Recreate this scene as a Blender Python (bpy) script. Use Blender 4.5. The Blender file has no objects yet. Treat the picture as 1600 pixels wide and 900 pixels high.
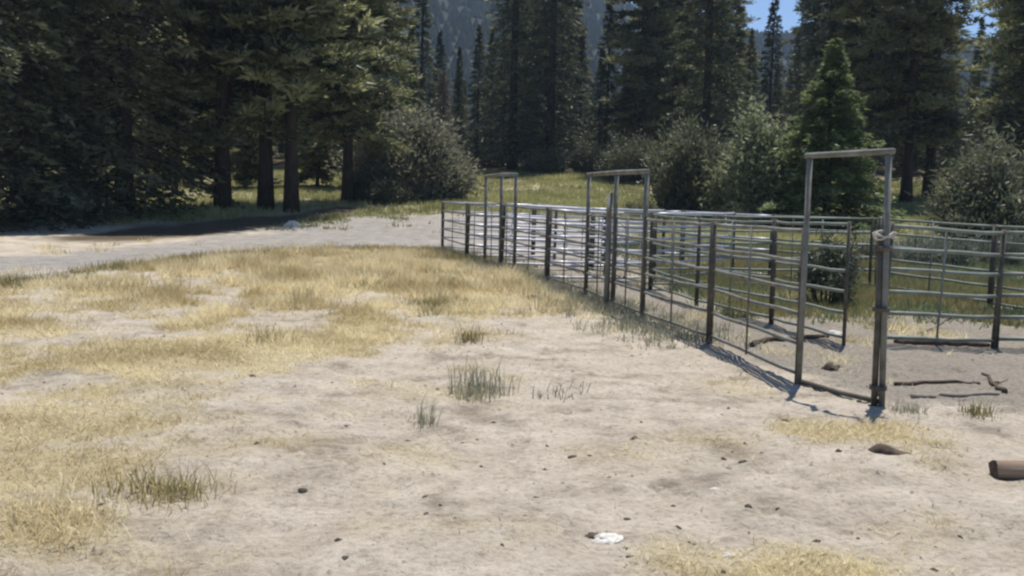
import bpy, math
import numpy as np
from mathutils import Matrix, Vector

sc = bpy.context.scene
R = math.radians
COL = sc.collection

# ------------------------------------------------------------------ camera
EYE, FPX = 1.70, 1537.0
cam_d = bpy.data.cameras.new('camera')
cam_d.sensor_width = 36.0
cam_d.lens = FPX / 1600.0 * 36.0
cam_d.clip_start = 0.05
cam_d.clip_end = 6000
cam = bpy.data.objects.new('camera', cam_d)
COL.objects.link(cam)
CM = Matrix.Rotation(R(90 - 5.13), 3, 'X') @ Matrix.Rotation(R(1.3), 3, 'Z')
cam.matrix_world = Matrix.Translation((0, 0, EYE)) @ CM.to_4x4()
sc.camera = cam

# ------------------------------------------------------------------ light
SUN_EL, SUN_AZ = 70.0, 22.0            # degrees; azimuth to the right of the view direction
world = bpy.data.worlds.new('World')
sc.world = world
world.use_nodes = True
wn = world.node_tree.nodes
sky = wn.new('ShaderNodeTexSky')
sky.sky_type = 'NISHITA'
sky.sun_disc = False
sky.sun_elevation = R(SUN_EL)
sky.sun_rotation = R(SUN_AZ)
sky.altitude = 1500
sky.air_density = 0.9
sky.dust_density = 0.0
sky.ozone_density = 4.5
wn['Background'].inputs['Strength'].default_value = 0.11
world.node_tree.links.new(sky.outputs[0], wn['Background'].inputs['Color'])

sun_d = bpy.data.lights.new('sun', 'SUN')
sun_d.energy = 4.7
sun_d.angle = R(0.53)
sun_d.color = (1.0, 0.955, 0.88)
sun = bpy.data.objects.new('sun', sun_d)
COL.objects.link(sun)
to_sun = Vector((math.sin(R(SUN_AZ)) * math.cos(R(SUN_EL)), math.cos(R(SUN_AZ)) * math.cos(R(SUN_EL)), math.sin(R(SUN_EL))))
sun.rotation_euler = to_sun.to_track_quat('Z', 'Y').to_euler()

sc.view_settings.view_transform = 'Standard'
sc.view_settings.look = 'None'
sc.view_settings.exposure = 0.41
sc.view_settings.gamma = 1.0
sc.view_settings.use_curve_mapping = False
sc.cycles.use_denoising = True
sc.cycles.filter_width = 2.4
sc.cycles.max_bounces = 6
sc.cycles.diffuse_bounces = 3
sc.cycles.transmission_bounces = 4
sc.cycles.volume_bounces = 0
sc.cycles.use_adaptive_sampling = True

# ------------------------------------------------------------------ noise and terrain
def _hash(ix, iy, s):
    h = (ix.astype(np.int64) * 374761393 + iy.astype(np.int64) * 668265263 + s * 1442695041) & 0x7fffffff
    h = ((h ^ (h >> 13)) * 1274126177) & 0x7fffffff
    h = h ^ (h >> 16)
    return (h & 0xffff) / 65535.0

def vnoise(x, y, s=0):
    ix, iy = np.floor(x), np.floor(y)
    fx, fy = x - ix, y - iy
    fx = fx * fx * (3 - 2 * fx); fy = fy * fy * (3 - 2 * fy)
    a, b = _hash(ix, iy, s), _hash(ix + 1, iy, s)
    c, d = _hash(ix, iy + 1, s), _hash(ix + 1, iy + 1, s)
    return (a + (b - a) * fx) * (1 - fy) + (c + (d - c) * fx) * fy

def fbm(x, y, s=0, o=4):
    t, amp, n = 0.0, 1.0, 0.0
    for k in range(o):
        t = t + amp * vnoise(x * 2.03 ** k + 17.1 * k, y * 2.03 ** k - 9.7 * k, s + 31 * k)
        n += amp; amp *= 0.5
    return t / n

PY = np.array([-60, 18, 26, 30, 34, 38, 42, 46, 50, 60, 75, 100, 150, 260, 500])
PZ = np.array([0, 0, .03, .10, .30, .60, .90, 1.18, 1.42, 2.15, 3.45, 5.6, 8.0, 11.0, 14.0])

def base_z(x, y):
    z = np.interp(y, PY, PZ)
    z = z + 0.12 * np.clip((y - 14) / 20, 0, 1) * (fbm(x * .12, y * .12, 5, 3) - .5)
    return z

def terrain(x, y):
    """ground height with the small humps of the dirt"""
    x, y = np.asarray(x, float), np.asarray(y, float)
    near = np.clip(1.3 - np.hypot(x, y) / 45.0, 0, 1)
    z = base_z(x, y)
    z = z + near * (0.10 * (fbm(x * .45, y * .45, 11, 3) - .5)
                    + 0.050 * (fbm(x * 2.1, y * 2.1, 12, 3) - .5)
                    + 0.034 * (fbm(x * 6.0, y * 6.0, 13, 3) - .5)
                    - 0.030 * np.clip(fbm(x * 3.4 + 5, y * 3.4, 14, 2) - .58, 0, 1) * 4 * .5)
    z = z + near * MOUND * np.exp(-(((x + 4.3 - .12 * (y - 19)) / 4.2) ** 2 + ((y - 21) / 6.0) ** 2))
    return z - near * prints(x, y)

MOUND = .30
def prints(x, y):
    """shallow hoof prints pressed in the soft dirt"""
    c = .27
    gx_, gy_ = np.floor(x / c), np.floor(y / c)
    out = np.zeros_like(x)
    for i in (-1, 0, 1):
        for j in (-1, 0, 1):
            a, b = gx_ + i, gy_ + j
            cx = (a + .15 + .7 * _hash(a, b, 3)) * c; cy = (b + .15 + .7 * _hash(a, b, 4)) * c
            on = (_hash(a, b, 5) < .30 + .5 * (vnoise(cx * .5, cy * .5, 6) - .35)) * (.4 + .9 * _hash(a, b, 9))
            th = _hash(a, b, 7) * 3.14
            u = (x - cx) * np.cos(th) + (y - cy) * np.sin(th); v = -(x - cx) * np.sin(th) + (y - cy) * np.cos(th)
            q = np.sqrt((u / .085) ** 2 + (v / .062) ** 2)
            out = out + on * (.026 * np.clip(1.15 - q, 0, 1) ** .7 - .010 * np.exp(-((q - 1.35) / .28) ** 2))
    return out

def tz(x, y):
    return float(terrain(np.array([x]), np.array([y]))[0])

def bz(x, y):
    return float(base_z(np.array([x]), np.array([y]))[0])

def on_ground(px, py):
    """where the ground lies along the photograph's sight line through a pixel: used to survey the place"""
    d = CM @ Vector(((px - 800) / FPX, -(py - 450) / FPX, -1.0))
    t = 4.0
    for _ in range(4000):
        p = (d.x * t, d.y * t)
        if EYE + d.z * t <= bz(*p) or t > 300:
            break
        t *= 1.004
    return (d.x * t, d.y * t)

def at_depth(px, y):
    """ground position at a given distance ahead along a bearing"""
    x = (px - 800) / FPX * y
    for _ in range(6):
        v = CM.transposed() @ Vector((x, y, bz(x, y) - EYE))
        q = 800 + FPX * v.x / -v.z
        x += (px - q) / FPX * y
    return (x, y)

# ------------------------------------------------------------------ materials
def mat(name):
    m = bpy.data.materials.new(name)
    m.use_nodes = True
    return m, m.node_tree.nodes, m.node_tree.links, m.node_tree.nodes['Principled BSDF']

def noise_node(n, l, scale, detail=4, rough=.6, coord='Object', vec=None):
    t = n.new('ShaderNodeTexNoise')
    t.inputs['Scale'].default_value = scale
    t.inputs['Detail'].default_value = detail
    t.inputs['Roughness'].default_value = rough
    if vec is None:
        c = n.new('ShaderNodeTexCoord'); vec = c.outputs[coord]
    l.new(vec, t.inputs['Vector'])
    return t

def ramp(n, l, src, stops):
    r = n.new('ShaderNodeValToRGB')
    e = r.color_ramp.elements
    while len(e) < len(stops):
        e.new(0.5)
    for k, (p, c) in enumerate(stops):
        e[k].position = p
        e[k].color = (*c, 1)
    l.new(src, r.inputs['Fac'])
    return r

def mixc(n, l, fac, a, b, mode='MIX'):
    m = n.new('ShaderNodeMix')
    m.data_type = 'RGBA'; m.blend_type = mode
    for k, v in ((0, fac), (6, a), (7, b)):
        if hasattr(v, 'links') or isinstance(v, bpy.types.NodeSocket):
            l.new(v, m.inputs[k])
        elif k == 0:
            m.inputs[0].default_value = v
        else:
            m.inputs[k].default_value = (*v, 1)
    return m.outputs[2]

def attr(n, name):
    a = n.new('ShaderNodeAttribute'); a.attribute_name = name
    return a

def ground_material():
    m, n, l, b = mat('dry_ground')
    big = noise_node(n, l, .35, 5)
    mid = noise_node(n, l, 2.2, 6, .65)
    fine = noise_node(n, l, 22, 6, .7)
    grit = noise_node(n, l, 90, 3, .7)
    dirt = ramp(n, l, big.outputs['Fac'], [(.28, (.40, .340, .270)), (.42, (.545, .47, .380)), (.56, (.585, .51, .42)), (.72, (.44, .385, .315))])
    dirt2 = ramp(n, l, mid.outputs['Fac'], [(.30, (.34, .282, .218)), (.48, (.56, .485, .39)), (.68, (.68, .60, .49))])
    c = mixc(n, l, .55, dirt.outputs[0], dirt2.outputs[0])
    fr = ramp(n, l, fine.outputs['Fac'], [(.33, (.64, .62, .58)), (.5, (1, 1, 1)), (.7, (1.12, 1.12, 1.1))])
    c = mixc(n, l, .9, c, fr.outputs[0], 'MULTIPLY')
    blot = noise_node(n, l, 1.1, 8, .72)
    bl_ = ramp(n, l, blot.outputs['Fac'], [(.36, (.70, .69, .67)), (.47, (.96, .96, .95)), (.6, (1.06, 1.06, 1.06))])
    c = mixc(n, l, 1.0, c, bl_.outputs[0], 'MULTIPLY')
    # grazed straw litter, green turf, the pale gravel of the track
    straw = ramp(n, l, fine.outputs['Fac'], [(.3, (.33, .265, .145)), (.5, (.52, .43, .245)), (.7, (.66, .565, .345))])
    c = mixc(n, l, attr(n, 'straw').outputs['Fac'], c, straw.outputs[0])
    turf = ramp(n, l, mid.outputs['Fac'], [(.3, (.12, .12, .05)), (.5, (.22, .21, .085)), (.7, (.36, .32, .15))])
    c = mixc(n, l, attr(n, 'turf').outputs['Fac'], c, turf.outputs[0])
    grav = ramp(n, l, fine.outputs['Fac'], [(.3, (.22, .198, .176)), (.5, (.345, .318, .292)), (.7, (.45, .42, .39))])
    c = mixc(n, l, attr(n, 'track').outputs['Fac'], c, grav.outputs[0])
    gm = ramp(n, l, mid.outputs['Fac'], [(.3, (.70, .68, .64)), (.5, (1, 1, 1)), (.7, (1.2, 1.19, 1.17))])
    c = mixc(n, l, attr(n, 'track').outputs['Fac'], c, mixc(n, l, 1.0, grav.outputs[0], gm.outputs[0], 'MULTIPLY'))
    pen = ramp(n, l, fine.outputs['Fac'], [(.3, (.155, .130, .100)), (.5, (.285, .252, .208)), (.7, (.37, .335, .285))])
    c = mixc(n, l, attr(n, 'pen').outputs['Fac'], c, pen.outputs[0])
    duff_and_shade = ramp(n, l, fine.outputs['Fac'], [(.3, (.050, .036, .022)), (.6, (.115, .085, .052))])  # needle litter colour, also used for the painted tree shade
    c = mixc(n, l, attr(n, 'duff_and_shade').outputs['Fac'], c, duff_and_shade.outputs[0])
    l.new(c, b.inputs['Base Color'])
    b.inputs['Roughness'].default_value = .95
    b.inputs['Specular IOR Level'].default_value = .12
    add = n.new('ShaderNodeMath'); add.operation = 'ADD'
    l.new(fine.outputs['Fac'], add.inputs[0])
    mul = n.new('ShaderNodeMath'); mul.operation = 'MULTIPLY'; mul.inputs[1].default_value = .5
    l.new(grit.outputs['Fac'], mul.inputs[0]); l.new(mul.outputs[0], add.inputs[1])
    bp = n.new('ShaderNodeBump'); bp.inputs['Strength'].default_value = .9; bp.inputs['Distance'].default_value = .045
    l.new(add.outputs[0], bp.inputs['Height']); l.new(bp.outputs[0], b.inputs['Normal'])
    return m

def leaf_material(name, lo, hi, trans=.3, obj_var=.35):
    """foliage, tinted leaf by leaf from 'tint' and plant by plant"""
    m, n, l, b = mat(name)
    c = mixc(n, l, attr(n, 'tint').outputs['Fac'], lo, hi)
    oi = n.new('ShaderNodeObjectInfo')
    mr = n.new('ShaderNodeMapRange')
    mr.inputs['To Min'].default_value = 1 - obj_var; mr.inputs['To Max'].default_value = 1 + obj_var
    l.new(oi.outputs['Random'], mr.inputs['Value'])
    c = mixc(n, l, 1.0, c, mr.outputs[0], 'MULTIPLY')
    d = n.new('ShaderNodeBsdfDiffuse'); t = n.new('ShaderNodeBsdfTranslucent')
    g = n.new('ShaderNodeBsdfGlossy'); g.inputs['Roughness'].default_value = .5
    l.new(c, d.inputs['Color']); l.new(c, t.inputs['Color'])
    mx = n.new('ShaderNodeMixShader'); mx.inputs[0].default_value = trans
    l.new(d.outputs[0], mx.inputs[1]); l.new(t.outputs[0], mx.inputs[2])
    mg = n.new('ShaderNodeMixShader'); mg.inputs[0].default_value = .04
    l.new(mx.outputs[0], mg.inputs[1]); l.new(g.outputs[0], mg.inputs[2])
    n.remove(b)
    l.new(mg.outputs[0], n['Material Output'].inputs['Surface'])
    return m

def rough_material(name, stops, scale, rough=.85, bump=.4, dist=.02, metal=0.0, detail=6, spec=.3, stretch=None):
    m, n, l, b = mat(name)
    vec = None
    if stretch:
        c = n.new('ShaderNodeTexCoord'); mp = n.new('ShaderNodeMapping'); mp.inputs['Scale'].default_value = stretch
        l.new(c.outputs['Object'], mp.inputs['Vector']); vec = mp.outputs[0]
    t = noise_node(n, l, scale, detail, .65, vec=vec)
    r = ramp(n, l, t.outputs['Fac'], stops)
    l.new(r.outputs[0], b.inputs['Base Color'])
    b.inputs['Roughness'].default_value = rough
    b.inputs['Metallic'].default_value = metal
    b.inputs['Specular IOR Level'].default_value = spec
    bp = n.new('ShaderNodeBump'); bp.inputs['Strength'].default_value = bump; bp.inputs['Distance'].default_value = dist
    l.new(t.outputs['Fac'], bp.inputs['Height']); l.new(bp.outputs[0], b.inputs['Normal'])
    return m

M = {}
M['ground'] = ground_material()
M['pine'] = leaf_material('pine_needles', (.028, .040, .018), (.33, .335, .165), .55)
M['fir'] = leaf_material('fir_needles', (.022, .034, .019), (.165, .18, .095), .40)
M['cedar'] = leaf_material('cedar_sprays', (.065, .100, .036), (.28, .335, .135), .5, .1)
M['willow'] = leaf_material('willow_leaves', (.065, .075, .044), (.200, .210, .125), .45, .15)
M['grey_willow'] = leaf_material('grey_willow_leaves', (.13, .13, .088), (.33, .32, .225), .5, .1)
M['pale_leaf'] = leaf_material('pale_leaves', (.15, .175, .09), (.34, .365, .215), .46, .1)
M['sage'] = leaf_material('sage_leaves', (.16, .18, .13), (.33, .35, .27), .25, .15)
M['dead'] = leaf_material('dead_twigs', (.105, .085, .066), (.20, .165, .13), .1, .1)
M['juniper'] = leaf_material('juniper_leaves', (.040, .055, .035), (.11, .13, .08), .25, .1)
M['straw'] = leaf_material('straw_blades', (.46, .365, .18), (.88, .775, .51), .5, 0)
M['green'] = leaf_material('green_blades', (.165, .145, .055), (.46, .385, .17), .42, 0)
M['tuft'] = leaf_material('tuft_blades', (.22, .20, .075), (.62, .52, .25), .5, .1)
M['pen_green'] = leaf_material('pen_weed_leaves', (.085, .115, .055), (.26, .30, .13), .4, 0)
M['litter'] = leaf_material('litter_bits', (.10, .075, .05), (.62, .53, .37), .15, 0)
M['weed'] = leaf_material('weed_stems', (.21, .21, .135), (.42, .40, .29), .45, .1)
M['meadow'] = leaf_material('meadow_blades', (.185, .195, .075), (.50, .48, .215), .5, 0)
M['far'] = leaf_material('far_forest', (.012, .021, .015), (.024, .034, .022), 0, 0)
M['bark'] = rough_material('bark', [(.3, (.018, .014, .011)), (.6, (.055, .042, .033))], 9, .95, 1, .05, stretch=(1, 1, .25))
M['steel'] = rough_material('grey_steel', [(.36, (.10, .072, .050)), (.45, (.165, .16, .135)), (.57, (.20, .205, .18)), (.74, (.26, .27, .245))], 4, .68, .2, .004, .25, spec=.5)
M['bright_steel'] = rough_material('galvanised_steel', [(.30, (.38, .38, .40)), (.55, (.58, .58, .63)), (.75, (.66, .66, .72))], 4, .42, .1, .003, .45, spec=.5)
M['green_steel'] = rough_material('faded_green_steel', [(.28, (.14, .115, .085)), (.42, (.165, .185, .155)), (.7, (.245, .275, .24))], 4, .62, .15, .004, .25, spec=.5)
M['rust_steel'] = rough_material('rusty_steel', [(.3, (.055, .043, .033)), (.55, (.105, .094, .076)), (.75, (.17, .165, .145))], 6, .7, .3, .006, .2)
M['wood'] = rough_material('weathered_wood', [(.3, (.14, .115, .092)), (.6, (.30, .262, .22))], 14, .9, .6, .01, stretch=(.12, 1, 1))
M['timber'] = rough_material('brown_timber', [(.3, (.12, .078, .052)), (.6, (.31, .225, .165))], 16, .85, .6, .01, stretch=(.1, 1, 1))
M['dark_wood'] = rough_material('dark_wood', [(.3, (.045, .032, .024)), (.6, (.12, .088, .064))], 14, .9, .8, .02)
M['clod'] = rough_material('dark_clod', [(.3, (.050, .040, .030)), (.65, (.13, .105, .078))], 40, .95, .8, .01)
M['stone'] = rough_material('pale_stone', [(.3, (.46, .43, .38)), (.6, (.70, .67, .61))], 18, .8, .5, .01)
M['pebble'] = rough_material('pebbles', [(.3, (.22, .18, .14)), (.6, (.47, .40, .33))], 8, .9, .4, .01)
M['rope'] = rough_material('white_rope', [(.3, (.30, .28, .24)), (.6, (.55, .52, .46))], 60, .8, .6, .005)
M['hill'] = rough_material('hill_soil', [(.35, (.014, .021, .013)), (.6, (.024, .030, .019))], .05, 1, 0, .1)

# ------------------------------------------------------------------ mesh helpers
def mesh_np(name, verts, faces, material, attrs=None, smooth=False):
    verts = np.asarray(verts, np.float32); faces = np.asarray(faces, np.int32)
    me = bpy.data.meshes.new(name)
    nv, (nf, k) = len(verts), faces.shape
    me.vertices.add(nv); me.vertices.foreach_set('co', verts.ravel())
    me.loops.add(nf * k); me.loops.foreach_set('vertex_index', faces.ravel())
    me.polygons.add(nf)
    me.polygons.foreach_set('loop_start', np.arange(0, nf * k, k, dtype=np.int32))
    me.polygons.foreach_set('loop_total', np.full(nf, k, np.int32))
    me.update(calc_edges=True)
    me.polygons.foreach_set('use_smooth', np.full(nf, smooth, bool))
    for an, av in (attrs or {}).items():
        a = me.attributes.new(an, 'FLOAT', 'POINT')
        a.data.foreach_set('value', np.asarray(av, np.float32))
    me.materials.append(M[material])
    me.validate()
    return me

def link(name, me, parent=None, loc=None):
    o = bpy.data.objects.new(name, me)
    COL.objects.link(o)
    if parent is not None: o.parent = parent
    if loc is not None: o.location = loc
    return o

def tag(o, label=None, cat=None, group=None, kind=None):
    if label: o['label'] = label
    if cat: o['category'] = cat
    if group: o['group'] = group
    if kind: o['kind'] = kind
    return o

def thing(name, label, cat, loc, group=None, rz=0.0):
    o = bpy.data.objects.new(name, None)
    o.empty_display_size = .2
    COL.objects.link(o)
    o.location = loc; o.rotation_euler = (0, 0, rz)
    return tag(o, label, cat, group)

class MB:
    """collects quads"""
    def __init__(s): s.v = []; s.f = []; s.n = 0
    def add(s, v, f):
        s.v.append(np.asarray(v, float)); s.f.append(np.asarray(f, int) + s.n); s.n += len(v)
    def tube(s, pts, rad, sides=8, cap=True):
        pts = [Vector(p) for p in pts]
        if not hasattr(rad, '__len__'): rad = [rad] * len(pts)
        vs, fs, m = [], [], len(pts)
        ref = None
        for k, p in enumerate(pts):
            t = (pts[min(k + 1, m - 1)] - pts[max(k - 1, 0)]).normalized()
            if ref is None:
                ref = t.orthogonal().normalized()
            u = (ref - t * ref.dot(t)).normalized(); ref = u
            w = t.cross(u)
            for q in range(sides):
                a = 2 * math.pi * q / sides
                vs.append(p + u * (math.cos(a) * rad[k]) + w * (math.sin(a) * rad[k]))
        for k in range(m - 1):
            for q in range(sides):
                r = (q + 1) % sides
                fs.append((k * sides + q, k * sides + r, (k + 1) * sides + r, (k + 1) * sides + q))
        if cap:
            n0 = len(vs)
            vs += [pts[0], pts[-1]]
            for q in range(0, sides, 2):
                a, b2, c = q, (q + 1) % sides, (q + 2) % sides
                fs.append((n0, c, b2, a))
                o = (m - 1) * sides
                fs.append((n0 + 1, o + a, o + b2, o + c))
        s.add([tuple(v) for v in vs], fs)
    def mesh(s, name, material, smooth=True):
        return mesh_np(name, np.concatenate(s.v), np.concatenate(s.f), material, smooth=smooth)

def tube_mesh(name, pts, rad, material, sides=8):
    b = MB(); b.tube(pts, rad, sides); return b.mesh(name, material)

def leaf_tris(c, d, ln, wd, rng):
    """one slim triangle per leaf or needle spray"""
    n = len(c)
    d = d / np.maximum(np.linalg.norm(d, axis=1, keepdims=True), 1e-6)
    r = rng.normal(size=(n, 3))
    s = np.cross(d, r); s /= np.maximum(np.linalg.norm(s, axis=1, keepdims=True), 1e-6)
    ln = ln[:, None]; wd = wd[:, None]
    v = np.stack([c - d * ln * .5 - s * wd * .5, c - d * ln * .5 + s * wd * .5, c + d * ln * .5], 1).reshape(-1, 3)
    return v, np.arange(3 * n).reshape(-1, 3)

def leaf_mesh(name, c, d, ln, wd, tint, rng, material):
    v, f = leaf_tris(c, d, ln, wd, rng)
    return mesh_np(name, v, f, material, {'tint': np.repeat(np.clip(tint, 0, 1), 3)})

# ------------------------------------------------------------------ ground
def graded(lo, hi, d0, d1, step, grow, cap):
    a = list(np.arange(d0, d1 + 1e-6, step))
    s = step
    while a[-1] < hi:
        s = min(s * grow, cap); a.append(a[-1] + s)
    s = step
    while a[0] > lo:
        s = min(s * grow, cap); a.insert(0, a[0] - s)
    return np.array(a)

def poly_sd(poly, x, y):
    """signed distance to a polygon, positive inside"""
    p = np.asarray(poly, float)
    best = np.full(x.shape, 1e9); ins = np.zeros(x.shape, bool)
    for k in range(len(p)):
        a, b = p[k], p[(k + 1) % len(p)]
        e = b - a
        t = np.clip(((x - a[0]) * e[0] + (y - a[1]) * e[1]) / (e @ e + 1e-9), 0, 1)
        best = np.minimum(best, np.hypot(x - a[0] - t * e[0], y - a[1] - t * e[1]))
        cr = ((a[1] > y) != (b[1] > y)) & (x < (b[0] - a[0]) * (y - a[1]) / (b[1] - a[1] + 1e-12) + a[0])
        ins ^= cr
    return np.where(ins, best, -best)

def survey(pts): return [on_ground(*p) for p in pts]

STRAW_POLY = survey([(-160, 455), (0, 458), (180, 445), (330, 420), (430, 404), (560, 395), (690, 400), (770, 432), (835, 470), (842, 500),
                     (765, 515), (700, 540), (640, 566), (560, 578), (430, 583), (330, 604), (250, 640), (215, 690), (140, 730), (165, 800), (70, 850), (-200, 880)])
TRACK_POLY = survey([(-300, 470), (0, 432), (250, 408), (420, 392), (600, 384), (700, 392), (800, 415), (1000, 425), (1000, 352), (860, 338), (690, 336), (560, 340), (440, 358), (300, 378), (150, 392), (0, 402), (-300, 425)])
PEN_POLY = survey([(1378, 640), (1248, 602), (1108, 537), (1003, 498), (853, 447), (780, 427), (690, 394)]) + [(3, 27), (9, 20), (14, 12), (14, 8.6)]
SHADE_DUFF_POLY = survey([(60, 378), (230, 377), (350, 364), (470, 349), (570, 330), (555, 321), (450, 334), (330, 344), (200, 356), (100, 370)])  # outline of the tree shade, painted as dark needle litter
PATCHES = [  # (px, py, radius m, amount of straw)
    (1350, 675, .62, .8), (90, 660, .9, .8), (20, 740, .8, .8), (60, 830, .5, .9), (300, 560, 1.2, .8), (1250, 895, .55, .85), (240, 765, .5, .3), (730, 525, .7, .3), (1500, 520, 1.0, .5), (760, 470, 1.4, .7)]
PATCHES = [(*on_ground(a, b), r, s) for a, b, r, s in PATCHES]

def masks(x, y):
    en = fbm(x * .8, y * .8, 41, 4) - .5
    es = fbm(x * 2.6, y * 2.6, 42, 3) - .5
    sd = poly_sd(STRAW_POLY, x, y)
    straw = np.clip((sd + en * 4.2 + es * 1.8 + .35) / 1.7, 0, 1) * np.clip(.74 + 4.6 * (fbm(x * 1.5, y * 1.5, 43, 5) - .5), .04, 1)
    for cx, cy, r, s in PATCHES:
        straw = np.maximum(straw, s * np.clip((r - np.hypot((x - cx) * .75, y - cy) + es * .6) / .35, 0, 1))
    td = poly_sd(TRACK_POLY, x, y)
    track = np.clip((td + .9 + en * 2.4) / 1.8, 0, 1) * np.clip(.75 + 1.2 * es, .3, 1)
    straw = straw * (1 - .85 * track)
    # scattered thin litter everywhere
    straw = np.maximum(straw, .35 * np.clip((fbm(x * 1.4, y * 1.4, 44, 4) - .55) * 5, 0, 1))
    inpen = np.clip((x - 3.0) / 1.0, 0, 1) * np.clip((y - 14.5 + en * 5) / 2.5, 0, 1)
    far = np.clip((y - 33 - .55 * np.clip(-x, -4, 9) * .4 + en * 4) / 4, 0, 1) * (1 - track)
    turf = np.maximum(inpen * np.clip(.6 + 1.4 * en, .2, .95), far * np.clip(.55 + 1.6 * (fbm(x * .3, y * .3, 45, 3) - .35), .1, 1))
    # olive hummocks in the straw
    hum = np.clip((fbm(x * .9 + 3, y * .55, 46, 4) - .56) * 7, 0, 1) * np.clip(sd / 1.5, 0, 1) * np.clip((y - 8) / 5, 0, 1)
    turf = np.maximum(turf, .42 * hum)
    verge = np.clip(1.2 - np.abs(td + .9) / 1.3 + en * 1.6, 0, 1) * np.clip((4 - x) / 2, 0, 1) * (y < 33) * np.clip((sd + 2.2) / 1.2, 0, 1)
    turf = np.maximum(turf, .5 * verge)
    duff_and_shade = np.clip((-x - 16 - np.clip(y - 38, 0, 9) * 1.2 + en * 5) / 4, 0, 1) * np.clip((y - 36 + en * 5) / 3, 0, 1) * .5
    duff_and_shade = np.maximum(duff_and_shade, np.clip((y - 78 + en * 10) / 8, 0, 1)) * (1 - track)
    shade_band = np.clip((poly_sd(SHADE_DUFF_POLY, x, y) + en * 1.6 + .3) / .8, 0, 1)  # tree shade put into the ground colour as a dark band
    duff_and_shade = np.maximum(duff_and_shade, .93 * shade_band); turf = turf * (1 - shade_band); track = track * (1 - shade_band)
    pen = np.clip((poly_sd(PEN_POLY, x, y) + en * 1.2) / .5, 0, 1) * .85 * (1 - turf)
    return straw, turf, track, duff_and_shade, pen

gx = graded(-500, 500, -4.0, 5.0, .036, 1.04, 12)
gy = graded(-60, 320, 3.2, 10.0, .034, 1.028, 8)
X, Y = np.meshgrid(gx, gy)
x, y = X.ravel(), Y.ravel()
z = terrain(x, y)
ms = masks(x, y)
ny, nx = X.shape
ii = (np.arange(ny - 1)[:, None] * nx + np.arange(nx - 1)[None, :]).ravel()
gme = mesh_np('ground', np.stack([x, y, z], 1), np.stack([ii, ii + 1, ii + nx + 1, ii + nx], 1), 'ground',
              dict(zip(('straw', 'turf', 'track', 'duff_and_shade', 'pen'), ms)), smooth=True)
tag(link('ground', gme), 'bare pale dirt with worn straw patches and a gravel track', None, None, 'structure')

# distant wooded hill
hx = np.linspace(-1100, 900, 120); hy = np.linspace(235, 1150, 70)
HX, HY = np.meshgrid(hx, hy)
def hill_z(x, y):
    ridge = np.interp(x, [-1100, -400, -150, -60, 20, 85, 110, 190, 240, 400, 900], [360, 330, 262, 232, 196, 160, 150, 141, 139, 134, 120])
    t = np.clip((y - 235) / (800 - 235), 0, 1.4)
    s = np.where(t < 1, t ** 1.15, 1 - (t - 1) * .8)
    return 4 + (ridge - 4) * s + s * 16 * (fbm(x * .012, y * .012, 71, 4) - .5)
hv = np.stack([HX.ravel(), HY.ravel(), hill_z(HX.ravel(), HY.ravel())], 1)
n2, n1 = HX.shape
ii = (np.arange(n2 - 1)[:, None] * n1 + np.arange(n1 - 1)[None, :]).ravel()
tag(link('hill', mesh_np('hill', hv, np.stack([ii, ii + 1, ii + n1 + 1, ii + n1], 1), 'hill', smooth=True)), 'blue hazy wooded hill rising behind the trees', None, None, 'structure')
rng = np.random.default_rng(8)
n = 16000
fx = rng.uniform(-420, 420, n); fy = rng.uniform(330, 830, n)
keep = (fx / fy > -.34) & (fx / fy < .5)
fx, fy = fx[keep], fy[keep]; n = len(fx)
fz = hill_z(fx, fy); fh = rng.uniform(3, 6.5, n) * np.where(fy > 740, .7, 1); fr = fh * rng.uniform(.38, .55, n)
ang = np.arange(6) * math.pi / 3
vv = np.zeros((n, 7, 3))
for q in range(6):
    j = rng.uniform(.7, 1.2, n)
    vv[:, q, 0] = fx + np.cos(ang[q]) * fr * j; vv[:, q, 1] = fy + np.sin(ang[q]) * fr * j; vv[:, q, 2] = fz + fh * rng.uniform(0, .18, n) - 1
vv[:, 6] = np.stack([fx, fy, fz + fh], 1)
ff = np.stack([np.stack([np.arange(n) * 7 + q, np.arange(n) * 7 + (q + 1) % 6, np.arange(n) * 7 + 6], 1) for q in range(6)], 1).reshape(-1, 3)
tag(link('hill_forest', mesh_np('hill_forest', vv.reshape(-1, 3), ff, 'far', {'tint': np.repeat(rng.uniform(.3, .7, n), 7)})), 'conifer forest covering the distant hazy hill', 'forest', None, 'stuff')

# ------------------------------------------------------------------ trees
def trunk_mesh(name, h, r, limbs, rng, sides=9, lean=.0):
    b = MB()
    k = 12
    ts = np.linspace(0, 1, k)
    ph = rng.uniform(0, 6.28, 2)
    path = [(.10 * math.sin(3 * t + ph[0]) * t * (1 + lean), .10 * math.sin(2.5 * t + ph[1]) * t, h * t - (.25 if t == 0 else 0)) for t in ts]
    rad = [r * (1.35 if t == 0 else 1.0) * (1 - t) ** .85 + .012 for t in ts]
    b.tube(path, rad, sides)
    for p0, p1, rr in limbs:
        mid = (np.asarray(p0) + p1) / 2 + np.array([0, 0, .06 * np.linalg.norm(np.asarray(p1) - p0)])
        b.tube([p0, mid, p1], [rr, rr * .7, rr * .25], 4, cap=False)
    return b.mesh(name, 'bark')

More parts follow.
